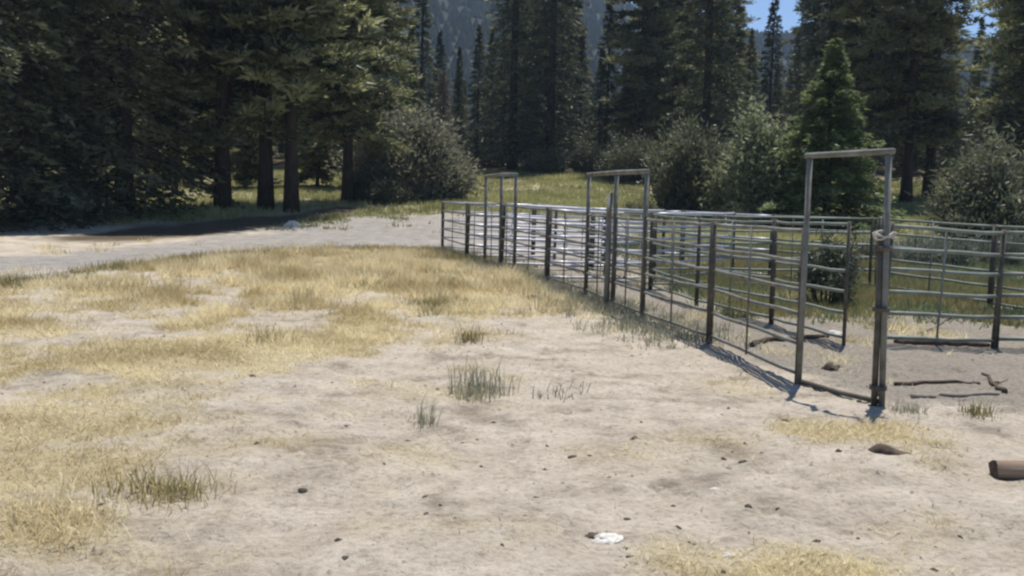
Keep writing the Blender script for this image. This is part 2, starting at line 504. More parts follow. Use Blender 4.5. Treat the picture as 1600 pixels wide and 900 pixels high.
def make_pine(seed, h, z0, rmax, r, nb=110, ncl=7, nl=40, open_=.0):
    """a tall yellow pine: whorled limbs ending in loose tufts of needles"""
    rng = np.random.default_rng(seed)
    C, D, T, limbs = [], [], [], []
    for k in range(nb):
        t = ((k + rng.uniform(0, 1)) / nb) ** 1.05
        zb = z0 + (h - z0) * t
        prof = min(1.0, .62 + 1.6 * t) * (1 - t) ** .62 + .06
        L = rmax * prof * rng.uniform(.5, 1.12)
        az = k * 2.399 + rng.normal(0, .5)
        sl = -.34 + .62 * t + rng.normal(0, .09)
        ax = np.array([math.cos(az), math.sin(az), 0]); side = np.array([-ax[1], ax[0], 0])
        p0 = np.array([0, 0, zb]); p1 = p0 + ax * L + np.array([0, 0, sl * L])
        limbs.append((p0, p1, max(.02, .018 * L + .012)))
        if rng.random() < open_: continue
        btint = rng.normal(.55, .26)
        for q in range(ncl):
            f = .24 + .80 * (q + rng.uniform(0, 1)) / ncl
            cp = p0 + ax * L * f + side * rng.normal(0, .20 * L * (.4 + f) * .55) + np.array([0, 0, sl * L * f + rng.normal(.04, .10)])
            cr = rng.uniform(.15, .34) * (.6 + .13 * L)
            o = rng.normal(0, 1, (nl, 3)) * np.array([cr * 1.15, cr * 1.15, cr * .5])
            C.append(cp + o); D.append(o / cr + ax * .7 + np.array([0, 0, .45]) + rng.normal(0, .5, (nl, 3)))
            T.append(np.clip(btint + rng.normal(0, .16) + rng.normal(0, .13, nl), 0, 1))
    # leader
    o = rng.normal(0, .22, (120, 3)); o[:, 2] = rng.uniform(-.9, .3, 120)
    C.append(o + [0, 0, h]); D.append(rng.normal(0, .5, (120, 3)) + [0, 0, .8]); T.append(rng.uniform(.3, .7, 120))
    C, D, T = np.concatenate(C), np.concatenate(D), np.concatenate(T)
    n = len(C)
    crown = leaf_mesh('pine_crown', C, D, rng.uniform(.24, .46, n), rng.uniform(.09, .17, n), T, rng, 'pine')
    return trunk_mesh('pine_trunk', h, r, limbs, rng), crown

def make_fir(seed, h, z0, rmax, r, nb=260, nl=84, material='fir', droop=-.25, pw=.85, lw=(.16, .34)):
    """dense spire: flat sprays that droop at the skirt"""
    rng = np.random.default_rng(seed)
    C, D, T, limbs = [], [], [], []
    for k in range(nb):
        t = ((k + rng.uniform(0, 1)) / nb) ** 1.12
        zb = z0 + (h - z0) * t
        L = (rmax * (1 - t) ** pw + .10) * rng.uniform(.62, 1.12)
        az = k * 2.399 + rng.normal(0, .4)
        sl = droop + (.45 - droop * .6) * t * t + rng.normal(0, .07)
        ax = np.array([math.cos(az), math.sin(az), 0]); side = np.array([-ax[1], ax[0], 0])
        p0 = np.array([0, 0, zb])
        if k % 2 == 0: limbs.append((p0, p0 + ax * L * .9 + np.array([0, 0, sl * L * .9]), max(.015, .014 * L)))
        m = max(14, int(nl * (.35 + .65 * L / rmax)))
        f = rng.uniform(.12, 1.0, m) ** .75
        wv = rng.normal(0, 1, m) * (.09 + .17 * L * (1.12 - f))
        sag = -.10 * L * f * f
        c = p0 + ax * (L * f)[:, None] + side * wv[:, None]
        c[:, 2] += sl * L * f + sag + rng.normal(0, .07, m) - .12 * np.abs(wv)
        C.append(c)
        D.append(ax * 1.0 + side * (np.sign(wv) * .7)[:, None] + np.array([0, 0, -.25 + .3 * t]) + rng.normal(0, .35, (m, 3)))
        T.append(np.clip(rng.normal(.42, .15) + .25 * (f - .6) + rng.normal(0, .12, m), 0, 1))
    C, D, T = np.concatenate(C), np.concatenate(D), np.concatenate(T)
    n = len(C)
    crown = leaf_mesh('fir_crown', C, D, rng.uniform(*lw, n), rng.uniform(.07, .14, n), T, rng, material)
    return trunk_mesh('fir_trunk', h, r, limbs, rng, 8), crown

def make_bush(seed, h, rx, nst=26, nl=420, material='willow', leaf=(.08, .16), wid=(.03, .055), up=.6, low=.05, sparse=1.0):
    """many stems from the ground, each carrying its own uneven tuft of leaves"""
    rng = np.random.default_rng(seed)
    b = MB(); C, D, T = [], [], []
    for k in range(nst):
        az = k * 2.399 + rng.normal(0, .4)
        rr = rx * math.sqrt(rng.uniform(.02, 1)) * rng.uniform(.7, 1.08)
        hh = h * (1 - .50 * (rr / rx) ** 2) * rng.uniform(.55, 1.12)
        ax = np.array([math.cos(az), math.sin(az), 0])
        p0 = ax * rr * .5; p1 = ax * rr * .98 + np.array([0, 0, hh * .5]); p2 = ax * rr * 1.0 + np.array([0, 0, hh]) + rng.normal(0, .12, 3) * rx
        b.tube([p0 - [0, 0, .1], p1, p2], [.012 + .008 * h, .008 + .004 * h, .006], 4, cap=False)
        m = int(nl * sparse * rng.uniform(.6, 1.3))
        f = rng.uniform(low, 1, m) ** .8
        base = np.where(f[:, None] < .5, p0 + (p1 - p0) * (f[:, None] * 2), p1 + (p2 - p1) * (f[:, None] * 2 - 1))
        o = rng.normal(0, 1, (m, 3)) * np.array([.17 * rx, .17 * rx, .08 * h])
        C.append(base + o); D.append(o / rx * 2 + ax * .4 + np.array([0, 0, up]) + rng.normal(0, .6, (m, 3)))
        T.append(np.clip(rng.normal(.45, .16) + rng.normal(0, .16, m), 0, 1))
    C, D, T = np.concatenate(C), np.concatenate(D), np.concatenate(T)
    C[:, 2] = np.maximum(C[:, 2], .03)
    n = len(C)
    crown = leaf_mesh('bush_crown', C, D, rng.uniform(*leaf, n), rng.uniform(*wid, n), T, rng, material)
    return b.mesh('bush_stems', 'bark'), crown

def make_snag(seed, h):
    rng = np.random.default_rng(seed)
    C, D, limbs = [], [], []
    for k in range(60):
        t = .12 + .86 * k / 60
        L = 1.5 * (1 - t) ** .7 * rng.uniform(.5, 1.2) + .15
        az = k * 2.399; ax = np.array([math.cos(az), math.sin(az), rng.uniform(-.3, .2)])
        p0 = np.array([0, 0, h * t]); limbs.append((p0, p0 + ax * L, .025))
        m = 46
        f = rng.uniform(.25, 1, m)
        C.append(p0 + ax * (L * f)[:, None] + rng.normal(0, .11, (m, 3))); D.append(ax + rng.normal(0, .6, (m, 3)))
    C, D = np.concatenate(C), np.concatenate(D); n = len(C)
    return trunk_mesh('snag_trunk', h, .16, limbs, rng, 8), leaf_mesh('snag_crown', C, D, rng.uniform(.12, .3, n), rng.uniform(.03, .06, n), rng.uniform(0, 1, n), rng, 'dead')

V = {}
V['pine'] = [(make_pine(101, 25, 3.6, 3.6, .25), 25), (make_pine(102, 27, 3.2, 3.9, .28, nb=130), 27), (make_pine(103, 24, 4.4, 3.3, .23, nb=105), 24), (make_pine(104, 26, 3.6, 4.0, .28, nb=125), 26)]
V['fir'] = [(make_fir(201, 26, 1.6, 3.5, .32), 26), (make_fir(202, 28, 1.0, 3.8, .35, nb=290), 28), (make_fir(203, 24, 2.2, 3.0, .28), 24)]
V['low'] = [(make_fir(211, 20, .25, 4.3, .30, nb=300, nl=96, droop=-.38, material='pine'), 20), (make_fir(212, 22, .35, 4.6, .32, nb=310, nl=96, droop=-.34), 22)]
V['spire'] = [(make_fir(221, 14, .5, 2.1, .16, nb=150, nl=60), 14), (make_fir(222, 13, .6, 1.8, .15, nb=140, nl=60, pw=.7), 13)]
V['sapling'] = [(make_pine(231, 7, 2.0, 1.7, .09, nb=44, ncl=5, nl=34), 7), (make_pine(232, 7, .8, 1.9, .08, nb=52, ncl=5, nl=34), 7)]
V['cedar'] = [(make_fir(241, 7.2, .10, 2.9, .13, nb=210, nl=150, material='cedar', droop=-.15, pw=.95, lw=(.12, .26)), 7.2)]
V['snag'] = [(make_snag(251, 7), 7)]

tree_count = {}
def tree(kind, variant, px, dist, h, label, cat='tree', name=None, group=None, rz=None, wide=1.0):
    (tr, cr), h0 = V[kind][variant]
    x, y = at_depth(px, dist)
    k = h / h0
    nm = name or {'pine': 'pine_tree', 'fir': 'fir_tree', 'low': 'fir_tree', 'spire': 'fir_tree', 'sapling': 'pine_sapling', 'cedar': 'cedar_tree', 'snag': 'dead_tree'}[kind]
    c = tree_count[kind] = tree_count.get(kind, 0) + 1
    r = thing(nm, label, cat, (x, y, tz(x, y) - .05), group, rz if rz is not None else c * 2.13)
    r.scale = (k * wide, k * wide, k)
    link('trunk', tr, r); link('crown', cr, r)
    return r

GL, GC, GR, GD = 'trees on the left of the track', 'trees behind the meadow', 'trees behind the corral', 'trees deep in the forest'
tree('low', 1, -75, 33.5, 26, 'huge dark fir cut by the left edge, boughs to the ground', group=GL)
tree('low', 0, 40, 36.5, 27, 'dark fir whose boughs sweep the ground, nearest the left edge', group=GL)
tree('fir', 1, 110, 41, 27, 'tall dark fir just right of the leftmost firs, behind them', group=GL)
tree('low', 0, 195, 40, 25, 'fir with sunlit olive right side, boughs hanging low left of the sapling', group=GL, wide=.92)
tree('sapling', 0, 275, 52, 8.5, 'thin young pine standing alone in the sunny gap between the left trunks', group=GL)
tree('pine', 1, 348, 42.5, 30, 'pine with the thick dark trunk left of the pair of trunks', group=GL)
tree('pine', 0, 415, 43.5, 30, 'left pine of the close pair of dark trunks by the track', group=GL)
tree('pine', 2, 455, 43.0, 29, 'right pine of the close pair of dark trunks by the track', group=GL)
tree('pine', 3, 543, 49, 24, 'tall pine with sunlit yellow-green tufts beside the grey willow', group=GL, rz=.9)
for px_, d_, h_, lb in ((248, 57, 6.0, 'sunlit young pine in the gap left of the thin sapling'), (315, 60, 7.0, 'sunlit young pine in the gap right of the thin sapling'), (382, 58, 6.5, 'sunlit young pine seen between the thick trunk and the pair'),
                        (496, 61, 7.5, 'sunlit young pine between the pair of trunks and the next pine'), (590, 60, 6.5, 'sunlit young pine poking up behind the willow thicket')):
    tree('sapling', 1, px_, d_, h_, lb, group='young pines in the sunny strip', wide=1.15)
tree('fir', 0, 300, 78, 27, 'tall fir rising behind the sunny gap with the sapling', group=GL)
tree('pine', 0, 600, 63, 21, 'sunlit pine rising directly behind the big grey willow', group=GL)
tree('spire', 0, 655, 78, 16.5, 'narrow dark spire standing out against the blue hill', group=GC)
tree('spire', 1, 640, 66, 10.5, 'short fir with layered pale boughs left of the dead tree', group=GC)
tree('spire', 0, 715, 74, 9.5, 'short fir right of the brown dead tree', group=GC)
tree('spire', 1, 745, 86, 12.2, 'small pointed fir below the hill, left of the big central fir', group=GC)
tree('snag', 0, 690, 64, 7.4, 'brown dead tree with bare twigs at the end of the track', group=GC)
tree('fir', 1, 800, 84, 31, 'left of the two giant dark firs in the centre', group=GC)
tree('fir', 0, 858, 82, 32, 'right of the two giant dark firs in the centre', group=GC)
tree('spire', 0, 905, 93, 12.6, 'short rounded fir right of the two giant central firs', group=GC)
tree('spire', 1, 945, 86, 15.2, 'slender fir with a needle-thin tip, just right of centre', group=GC, wide=.9)
tree('pine', 3, 1000, 80, 29, 'tall pine with grey-lit tufts above the wide gate frame', group=GC)
tree('pine', 1, 1050, 86, 28, 'tall pine behind the left end of the round dark willow', group=GC)
tree('fir', 2, 1100, 73, 30, 'tall dark fir left of the patch of blue sky', group=GR)
tree('pine', 0, 1140, 92, 16, 'shorter pine below the left corner of the blue sky', group=GR)
tree('spire', 1, 1198, 84, 15.3, 'pointed fir whose tip stands in the patch of blue sky', group=GR)
tree('spire', 0, 1165, 76, 11.5, 'low fir above the pale leafy bush', group=GR)
tree('spire', 1, 1238, 94, 13.0, 'small fir under the right corner of the blue sky', group=GR)
tree('fir', 1, 1288, 68, 29, 'tall dark fir right of the patch of blue sky', group=GR)
tree('pine', 2, 1350, 63, 28, 'tall pine behind the tip of the bright cedar', group=GR)
tree('pine', 3, 1415, 58, 27, 'broad pine with pale tufts right of the cedar', group=GR)
tree('fir', 0, 1450, 64, 28, 'dark fir left of the small blue gap by the right edge', group=GR)
tree('spire', 0, 1518, 74, 12.5, 'short fir filling the gap under the small blue patch', group=GR)
tree('pine', 1, 1598, 50, 27, 'pine in front of the small blue gap near the right edge', group=GR, wide=.8)
tree('low', 1, 1640, 47, 20, 'dark fir cut by the right edge behind the grey boughs', group=GR)
tree('cedar', 0, 1290, 40.5, 7.6, 'bright green cone-shaped cedar behind the tall gate frame', group=GR, wide=1.12)

rng = np.random.default_rng(77)
deep = []
for px in np.arange(-60, 1720, 34):
    for row in range(3):
        p = px + rng.uniform(-15, 15); d = (98, 122, 150)[row] + rng.uniform(-9, 9)
        hgt = rng.uniform(22, 30)
        if 560 < p < 790 or 895 < p < 985: hgt = rng.uniform(9, 13)
        if 1130 < p < 1262 or 1478 < p < 1552: hgt = rng.uniform(9, 12.5)
        deep.append((p, d, hgt))
for px in np.arange(-60, 560, 40):          # the wood goes on behind the left-hand trees
    deep.append((px + rng.uniform(-15, 15), rng.uniform(80, 93), rng.uniform(20, 28)))
for k, (p, d, hgt) in enumerate(deep):
    kind = 'spire' if hgt < 15 else ('fir' if rng.random() < .6 else 'pine')
    v = int(rng.integers(0, len(V[kind])))
    zone = next(t for lim, t in ((90, 'behind the firs at the left edge'), (230, 'behind the fir with low sunlit boughs'), (330, 'behind the sunny gap with the sapling'), (440, 'behind the left dark trunks'),
        (560, 'behind the pine with sunlit tufts'), (700, 'behind the willow thicket and dead tree'), (790, 'in the dip under the blue hill'), (895, 'behind the two giant central firs'), (985, 'behind the needle-tipped fir'),
        (1130, 'behind the round dark willow'), (1262, 'under the patch of blue sky'), (1400, 'behind the bright cedar'), (1490, 'behind the pale-tufted broad pine'), (1550, 'under the small blue gap'), (9999, 'behind the trees at the right edge')) if p < lim)
    kw = 'low pointed conifer' if kind == 'spire' else ('shadowy fir' if kind == 'fir' else 'shadowy pine')
    tree(kind, v, p, d, hgt, kw + ' deep in the forest ' + zone, group=kw + 's deep in the forest ' + zone)

# bushes
def bush(pair, px, dist, label, name='bush', cat='bush', group='bushes along the forest edge', scale=(1, 1, 1), rz=0.0, pos=None):
    x, y = pos or at_depth(px, dist)
    r = thing(name, label, cat, (x, y, tz(x, y) - .03), group, rz)
    r.scale = scale
    link('stems', pair[0], r); link('leaves', pair[1], r)
    return r

W1, W2 = make_bush(301, 4.2, 2.5, 50, 560, leaf=(.16, .34), wid=(.08, .15)), make_bush(302, 3.2, 2.0, 42, 520, leaf=(.16, .34), wid=(.08, .15))
W3 = make_bush(311, 4.2, 2.5, 54, 600, 'grey_willow', (.16, .32), (.07, .14))
P1 = make_bush(303, 5.6, 1.7, 44, 520, 'pale_leaf', (.16, .30), (.10, .17), .2)
S1 = make_bush(304, .75, .62, 26, 120, 'sage', (.06, .12), (.016, .03), 1.0)
S2 = make_bush(305, .95, .50, 22, 120, 'sage', (.06, .12), (.016, .03), 1.2)
J1 = make_bush(306, 1.3, .55, 16, 260, 'juniper', (.06, .12), (.02, .035), .3, .45)
G1 = make_bush(307, 3.6, 2.3, 46, 520, 'willow', (.18, .36), (.06, .11), .2)
L1 = make_bush(308, 1.0, 1.0, 22, 180, 'willow', (.06, .13), (.02, .04), .7)
bush(W3, 640, 52, 'large grey-green willow thicket at the end of the track', 'willow_bush', 'willow', scale=(1.15, 1, 1.05))
bush(W2, 578, 50, 'dark low bush at the foot of the sunlit pine trunk', scale=(.55, .55, .56))
bush(W3, 690, 54, 'grey willow on the right flank of the large thicket', 'willow_bush', 'willow', scale=(.50, .55, .72), rz=2)
bush(W2, 610, 49, 'low green shrub in front of the willow thicket', scale=(.6, .5, .36), rz=4)
bush(W2, 850, 79, 'small grey bush at the back of the meadow under the giant firs', scale=(.8, .8, .62), rz=1)
bush(W2, 922, 80, 'taller of the two grey bushes at the back of the meadow', scale=(.75, .75, .82), rz=3)
bush(W1, 985, 70, 'dark bush behind the wide gate frame', scale=(.85, .85, .82), rz=1.2)
bush(W1, 1080, 45.5, 'round dark willow bush with a sunlit top, left of the pale bush', 'willow_bush', 'willow', scale=(.86, .85, 1.03), rz=2.4)
bush(P1, 1182, 42.5, 'tall pale green leafy bush beside the cedar', 'leafy_bush', 'bush', scale=(1.05, .95, .95))
bush(L1, 1150, 40, 'low pale shrub at the foot of the tall pale bush', scale=(.9, .8, 1.1))
bush(G1, 1560, 33.5, 'feathery grey-green bush overhanging the right edge', scale=(.98, .9, 1.0))
bush(L1, 1000, 44, 'small pale shrub left of the round dark willow', scale=(.8, .8, 1.0), rz=2)
sage_spots = [(1405, 29.5, S1, 'rounded pale sagebrush nearest the tall gate post'), (1432, 28.5, S2, 'tallest pale sagebrush behind the right corral panel'),
              (1463, 29.2, S1, 'pale sagebrush third along the row behind the corral'), (1496, 28, S2, 'pale sagebrush in the middle of the row behind the corral'),
              (1530, 30, S1, 'pale sagebrush just left of the right panel joint'), (1578, 29, S2, 'pale sagebrush nearest the right edge of the picture'), (1365, 31, S1, 'pale sagebrush seen inside the tall gate frame')]
for k, (px, d, pr, lb) in enumerate(sage_spots):
    bush(pr, px, d, lb, 'sagebrush', 'sagebrush', 'pale sagebrush behind the corral', (1.1, 1.1, 1.0 + .1 * (k % 3)), k * 1.3)
jx, jy = on_ground(1292, 482)
bush(J1, 0, 0, 'ragged dark juniper with a brown stem inside the corral', 'juniper_bush', 'bush', None, (1.05, 1.05, 1.0), 0, (jx, jy))
tag(bpy.data.objects['juniper_bush'], group='bushes inside the corral')

# ------------------------------------------------------------------ corral
RZ = [.10, .40, .66, .92, 1.18, 1.46]
GP = 'pipe panels of the corral'
def panel(a, b, label, material='steel', h=1.50, rails=RZ, r=.022, skew=0.0, pr=1.4):
    """a portable panel: two end posts, a stay and six rails"""
    ax, ay = a; bx, by = b
    za, zb = tz(ax, ay), tz(bx, by)
    ln = math.hypot(bx - ax, by - ay)
    root = thing('corral_panel', label, 'fence panel', (ax, ay, za), GP, math.atan2(by - ay, bx - ax))
    root.rotation_euler = (skew, -math.atan2(zb - za, ln), math.atan2(by - ay, bx - ax))
    e = .035
    rr = np.random.default_rng(int(abs(ax * 1000 + ay * 77)))
    kinds = [tube_mesh('rail', [(e, 0, 0)] + [(ln * f, rr.normal(0, .004), rr.normal(-.005, .005)) for f in (.2, .4, .6, .8)] + [(ln - e, 0, 0)], r * .95, material, 8) for _ in range(3)]
    post = tube_mesh('post', [(0, 0, -.04), (0, 0, h * .5), (0, 0, h)], r * pr, 'rust_steel', 8)
    stay = tube_mesh('stay', [(0, r * 1.35, rails[0] - .03), (0, r * 1.35, rails[-1] + .0)], r * .6, material, 6)
    for zr in rails:
        link('rail', kinds[int(rr.integers(0, 3))], root, (0, 0, zr * h / 1.5 + rr.normal(0, .008)))
    link('post', post, root, (e, 0, 0)); link('post', post, root, (ln - e, 0, 0))
    link('stay', stay, root, (ln * .5, 0, 0))
    return root

g = on_ground
G1R, G1L, A1, A2 = g(1378, 634), g(1248, 600), g(1108, 535), g(1003, 497)
A3, A4, A5, A6 = g(957, 480), g(915, 462), g(853, 445), g(803, 431)
A7, A8, A9, A10 = g(781, 425), g(757, 418), g(728, 410), g(690, 392)
panel(G1L, A1, 'front corral panel joining the narrow gate frame to the dark joint on its left')
panel(A1, A2, 'front corral panel between the dark joint and the wide gate frame')
panel(A2, A3, 'panel gate closing the right half of the wide gate frame')
panel(A3, A4, 'panel gate closing the left half of the wide gate frame')
panel(A4, A5, 'front corral panel just left of the wide gate frame')
panel(A5, A6, 'front corral panel just right of the far pair of tall posts')
panel(A6, A7, 'short panel in the right half of the farthest gate frame')
panel(A7, A8, 'short panel in the left half of the farthest gate frame')
panel(A8, A9, 'front corral panel second from the far left end')
panel(A9, A10, 'last front corral panel at the far left end')
B = [g(1320, 545), g(1205, 508), g(1088, 478), g(1015, 455), g(945, 434), g(880, 416)]
bl = ['alley panel starting at the thin post behind the narrow gate frame', 'alley panel seen behind the nearest front panel', 'alley panel behind the dark front joint',
      'alley panel behind the wide gate frame', 'farthest alley panel left of the wide gate frame']
for k in range(5):
    panel(B[k], B[k + 1], bl[k], 'green_steel', pr=1.05)
RP = g(1555, 540)
R0 = g(1373, 543)
panel(R0, RP, 'right-hand corral panel between the tall gate post and the right joint', 'green_steel', r=.026, pr=1.05)
R2 = (RP[0] + 3.0, RP[1] + .25)
panel((RP[0] + .01, RP[1] + .055), R2, 'corral panel running off the right edge', 'green_steel', r=.026, pr=1.05)
F = [R2, (8.9, 14.6), (8.6, 17.6), (7.6, 20.4), (6.0, 22.8), (4.3, 25.0), (2.5, 27.2), (.6, 29.1), A10]
fl = ['side panel outside the right edge at the corner of the pen', 'back panel of the pen nearest the right edge', 'back panel of the pen second from the right', 'back panel of the pen seen inside the narrow gate frame',
      'bright back panel right of the dark front joint', 'bright back panel behind the wide gate frame', 'bright back panel left of the wide gate frame', 'bright back panel closing the far left corner']
for k in range(8):
    if k == 0: continue
    panel(F[k], F[k + 1], fl[k], 'bright_steel' if k >= 4 else 'green_steel', r=.025)
panel(A5, (3.0, 21.0), 'bright cross panel between the wide gate frame and the far gate', 'bright_steel', r=.028)
panel((3.02, 21.05), (5.3, 23.6), 'bright cross panel reaching the back of the pen', 'bright_steel', r=.028)
panel(A7, (1.9, 23.9), 'bright cross panel starting at the farthest gate frame', 'bright_steel', r=.03)
panel((1.92, 23.95), (3.9, 25.4), 'second bright cross panel behind the farthest gate frame', 'bright_steel', r=.03)
panel(A9, (1.2, 27.6), 'farthest cross panel at the left end of the corral', 'bright_steel', r=.03)
panel(B[3], (4.1, 20.3), 'left panel of the cross fence dividing the pens', 'green_steel')
panel((4.12, 20.32), (7.5, 20.5), 'right panel of the cross fence dividing the pens', 'green_steel')

def gate_frame(name, pts, h, label, rp=.035, sill=True, lean=()):
    x0, y0 = pts[0]
    z0 = tz(x0, y0)
    root = thing(name, label, 'gate frame', (x0, y0, z0), 'tall gate frames of the corral')
    loc = [Vector((p[0] - x0, p[1] - y0, tz(*p) - z0)) for p in pts]
    for k, p in enumerate(loc):
        link('post', tube_mesh('post', [(0, 0, -.06), (lean[k] * .5 if lean else 0, 0, h * .5), (lean[k] if lean else 0, 0, h - .03)], rp, 'steel', 10), root, p)
    b = MB()
    up = Vector((0, 0, h))
    d = (loc[-1] - loc[0]).normalized() * .05
    lv = [Vector((v, 0, 0)) for v in (lean or (0,) * len(loc))]
    b.tube([loc[0] + up - d + lv[0]] + [p + up for p in loc[1:-1]] + [loc[-1] + up + d + lv[-1]], rp * 1.05, 10)
    link('top_bar', b.mesh('top_bar', 'steel'), root)
    if sill:
        s = Vector((0, 0, .03))
        link('sill_bar', tube_mesh('sill_bar', [loc[0] + s, (loc[0] + loc[-1]) / 2 + Vector((0, 0, .018)), loc[-1] + s], .024, 'rust_steel', 8), root)
    return root, loc

fr, lc = gate_frame('gate_frame', [G1R, G1L], 2.18, 'tall narrow pipe gate frame standing nearest in the corral front', rp=.027, lean=(-.065, 0))
link('hinge_post', tube_mesh('hinge_post', [(-.062, .02, -.05), (-.070, .02, .8), (-.085, .02, 1.5)], .027, 'rust_steel', 10), fr)
for zc in (.16, .84, 1.36):
    link('clamp', tube_mesh('clamp', [(-.036 - .02 * zc, .01, zc - .02), (-.036 - .02 * zc, .01, zc + .02)], .074, 'rust_steel', 10), fr)
fr2, _ = gate_frame('gate_frame', [A2, A3, A4], 2.16, 'wide three-post pipe gate frame in the middle of the corral front', rp=.037, sill=False)
link('hinge_post', tube_mesh('hinge_post', [(A3[0] - A2[0] - .10, A3[1] - A2[1] + .02, -.06), (A3[0] - A2[0] - .095, A3[1] - A2[1] + .02, 1.85)], .05, 'steel', 10), fr2)
gate_frame('gate_frame', [A6, A7, A8], 2.15, 'farthest tall gate frame with three thin posts', rp=.04, sill=False)

def knot(name, pts, r, label, cat, loc, material, sides=6):
    root = link(name, tube_mesh(name, pts, r, material, sides), None, loc)
    return tag(root, label, cat)
# white rope on the gate post
pts = []
for k in range(34):
    a = k * .47
    pts.append((-.06 + .085 * math.cos(a) * (1 + .12 * math.sin(k)), .01 + .07 * math.sin(a), 1.44 + .0016 * k + .022 * math.sin(k * 1.3)))
pts += [(.03, -.06, 1.45), (.04, -.065, 1.39)]
knot('rope', pts, .009, 'pale rope wound around the top of the near gate post', 'rope', (G1R[0], G1R[1], tz(*G1R)), 'rope')

# ------------------------------------------------------------------ loose things on the dirt
def rock_mesh(name, seed, size, material, flat=.6, rough=.35, sub=3):
    import bmesh
    bm = bmesh.new()
    bmesh.ops.create_icosphere(bm, subdivisions=sub, radius=1.0)
    rng = np.random.default_rng(seed)
    pl = rng.normal(size=(11, 3)); pl /= np.linalg.norm(pl, axis=1, keepdims=True); off = rng.uniform(.55, .95, 11)
    for v in bm.verts:
        p = np.array(v.co)
        for q, o in zip(pl, off):
            d = p @ q - o
            if d > 0: p = p - q * d * .9
        w = 1 + rough * (float(vnoise(np.array([p[0] * 3 + seed]), np.array([p[1] * 3 + p[2] * 2.3]), seed)[0]) - .5)
        v.co = Vector((p[0] * size[0] * w, p[1] * size[1] * w, max(p[2], -.35) * size[2] * flat * w))
    me = bpy.data.meshes.new(name); bm.to_mesh(me); bm.free()
    me.polygons.foreach_set('use_smooth', np.full(len(me.polygons), 'stone' not in name))
    me.materials.append(M[material])
    return me

def put(name, me, px, py, label, cat, group=None, rz=0.0, sink=0.0):
    x, y = on_ground(px, py)
    o = link(name, me, None, (x, y, tz(x, y) - sink)); o.rotation_euler = (0, 0, rz)
    return tag(o, label, cat, group)

cl = [rock_mesh('clod', 400 + k, (.030 + .006 * k, .024, .024), 'clod', .9, .6, 2) for k in range(4)]
clods = [(1130, 724, 1.0), (1143, 713, .7), (1160, 729, 1.1), (1164, 701, .6), (1052, 793, .75), (1168, 798, .85), (990, 687, 1.3), (1228, 655, 1.0), (1310, 712, 1.1), (393, 591, 1.5),
         (400, 699, 1.1), (473, 768, .9), (528, 856, .95), (1277, 844, .9), (856, 698, .9), (895, 716, 1.0), (1177, 680, .8), (1128, 644, .9), (690, 798, .7), (665, 782, .8),
         (600, 728, .8), (980, 812, 1.1), (838, 783, .6), (1120, 695, .6), (752, 727, .7), (540, 880, .9), (985, 875, .8), (1060, 830, .7), (1340, 842, .7), (1500, 828, .8), (1215, 800, .6), (880, 760, .5)]
clod_says = ['leftmost dark clod of the tight cluster below the gate', 'topmost dark clod of the tight cluster of three below the gate', 'rightmost dark clod of the tight cluster below the gate', 'small clod just above the tight dark cluster',
             'dark clod alone left of the rounded white stone', 'dark clod right of and below the rounded white stone', 'largest dark clod on the open dirt in mid picture', 'dark clod on the dirt in front of the gate sill', 'dark clod left of the curled bark slab',
             'dark clod at the edge of the straw on the left', 'dark clod on bare dirt below the straw edge, left of centre', 'dark clod right of the green and yellow tuft', 'dark clod near the bottom edge left of centre', 'dark clod just above the bottom straw',
             'left one of two faint clods left of the largest clod', 'right one of two faint clods left of the largest clod', 'faint clod up and right of the tight cluster', 'faint clod on the dirt straight below the near panel',
             'right one of a pair of tiny clods on the centre dirt', 'left one of a pair of tiny clods on the centre dirt', 'tiny clod alone between lone tuft and lower pair', 'dark clod above the jagged white stone', 'tiny clod left of and above the white stone',
             'tiny clod left of the tight dark cluster', 'tiny clod in the middle of the bare centre dirt', 'dark clod at the bottom edge left of centre', 'dark clod below the jagged white stone', 'dark clod right of the jagged white stone',
             'dark clod above the right end of the bottom straw', 'dark clod below the log on bare dirt', 'tiny clod right of the rounded white stone', 'tiny clod right of the bare centre dirt']
for k, (px, py, s) in enumerate(clods):
    o = put('clod', cl[k % 4], px, py, clod_says[k], 'clod', 'dark clods scattered over the dirt', k * 1.7, .004)
    o.scale = (s * .85,) * 3
put('clod', rock_mesh('clod', 410, (.13, .09, .07), 'clod', .9, .9, 3), 1296, 578, 'largest dark clod, lying just inside the narrow gate', 'clod', None, .3, .01)
put('clod', rock_mesh('clod', 411, (.055, .045, .10), 'clod', .9, .9, 3), 1370, 617, 'upright dark clod at the foot of the gate sill', 'clod', None, .3, .01)
put('stone', rock_mesh('stone', 421, (.085, .06, .055), 'stone', .8, .5), 948, 848, 'jagged white stone with a dark underside, front centre', 'stone', 'pale stones on the dirt', .35, .006)
put('dark_chip', rock_mesh('dark_chip', 428, (.045, .03, .03), 'dark_wood', .8, .8), 925, 842, 'small dark chip leaning on the jagged white stone', 'bark', None, .8, .003)  # small dark lump at the end of the stone
put('stone', rock_mesh('stone', 422, (.060, .05, .035), 'stone', .8, .4), 1118, 768, 'small rounded white stone below the cluster of dark clods', 'stone', 'pale stones on the dirt', 1.2, .008)
put('stone', rock_mesh('stone', 423, (.035, .03, .03), 'stone', .8, .4), 1140, 866, 'tiny white stone beside the straw at the bottom edge', 'stone', 'pale stones on the dirt', .2, .003)
put('stone', rock_mesh('stone', 424, (.17, .12, .11), 'stone', .9, .4), 1308, 527, 'bright white rock at the foot of the thin post in the corral', 'stone', 'pale stones on the dirt', .2, .01)
put('stone', rock_mesh('stone', 425, (.36, .24, .28), 'stone', .8, .4), 458, 354, 'pale boulder at the shaded edge of the track below the pines', 'stone', None, .2, .03)

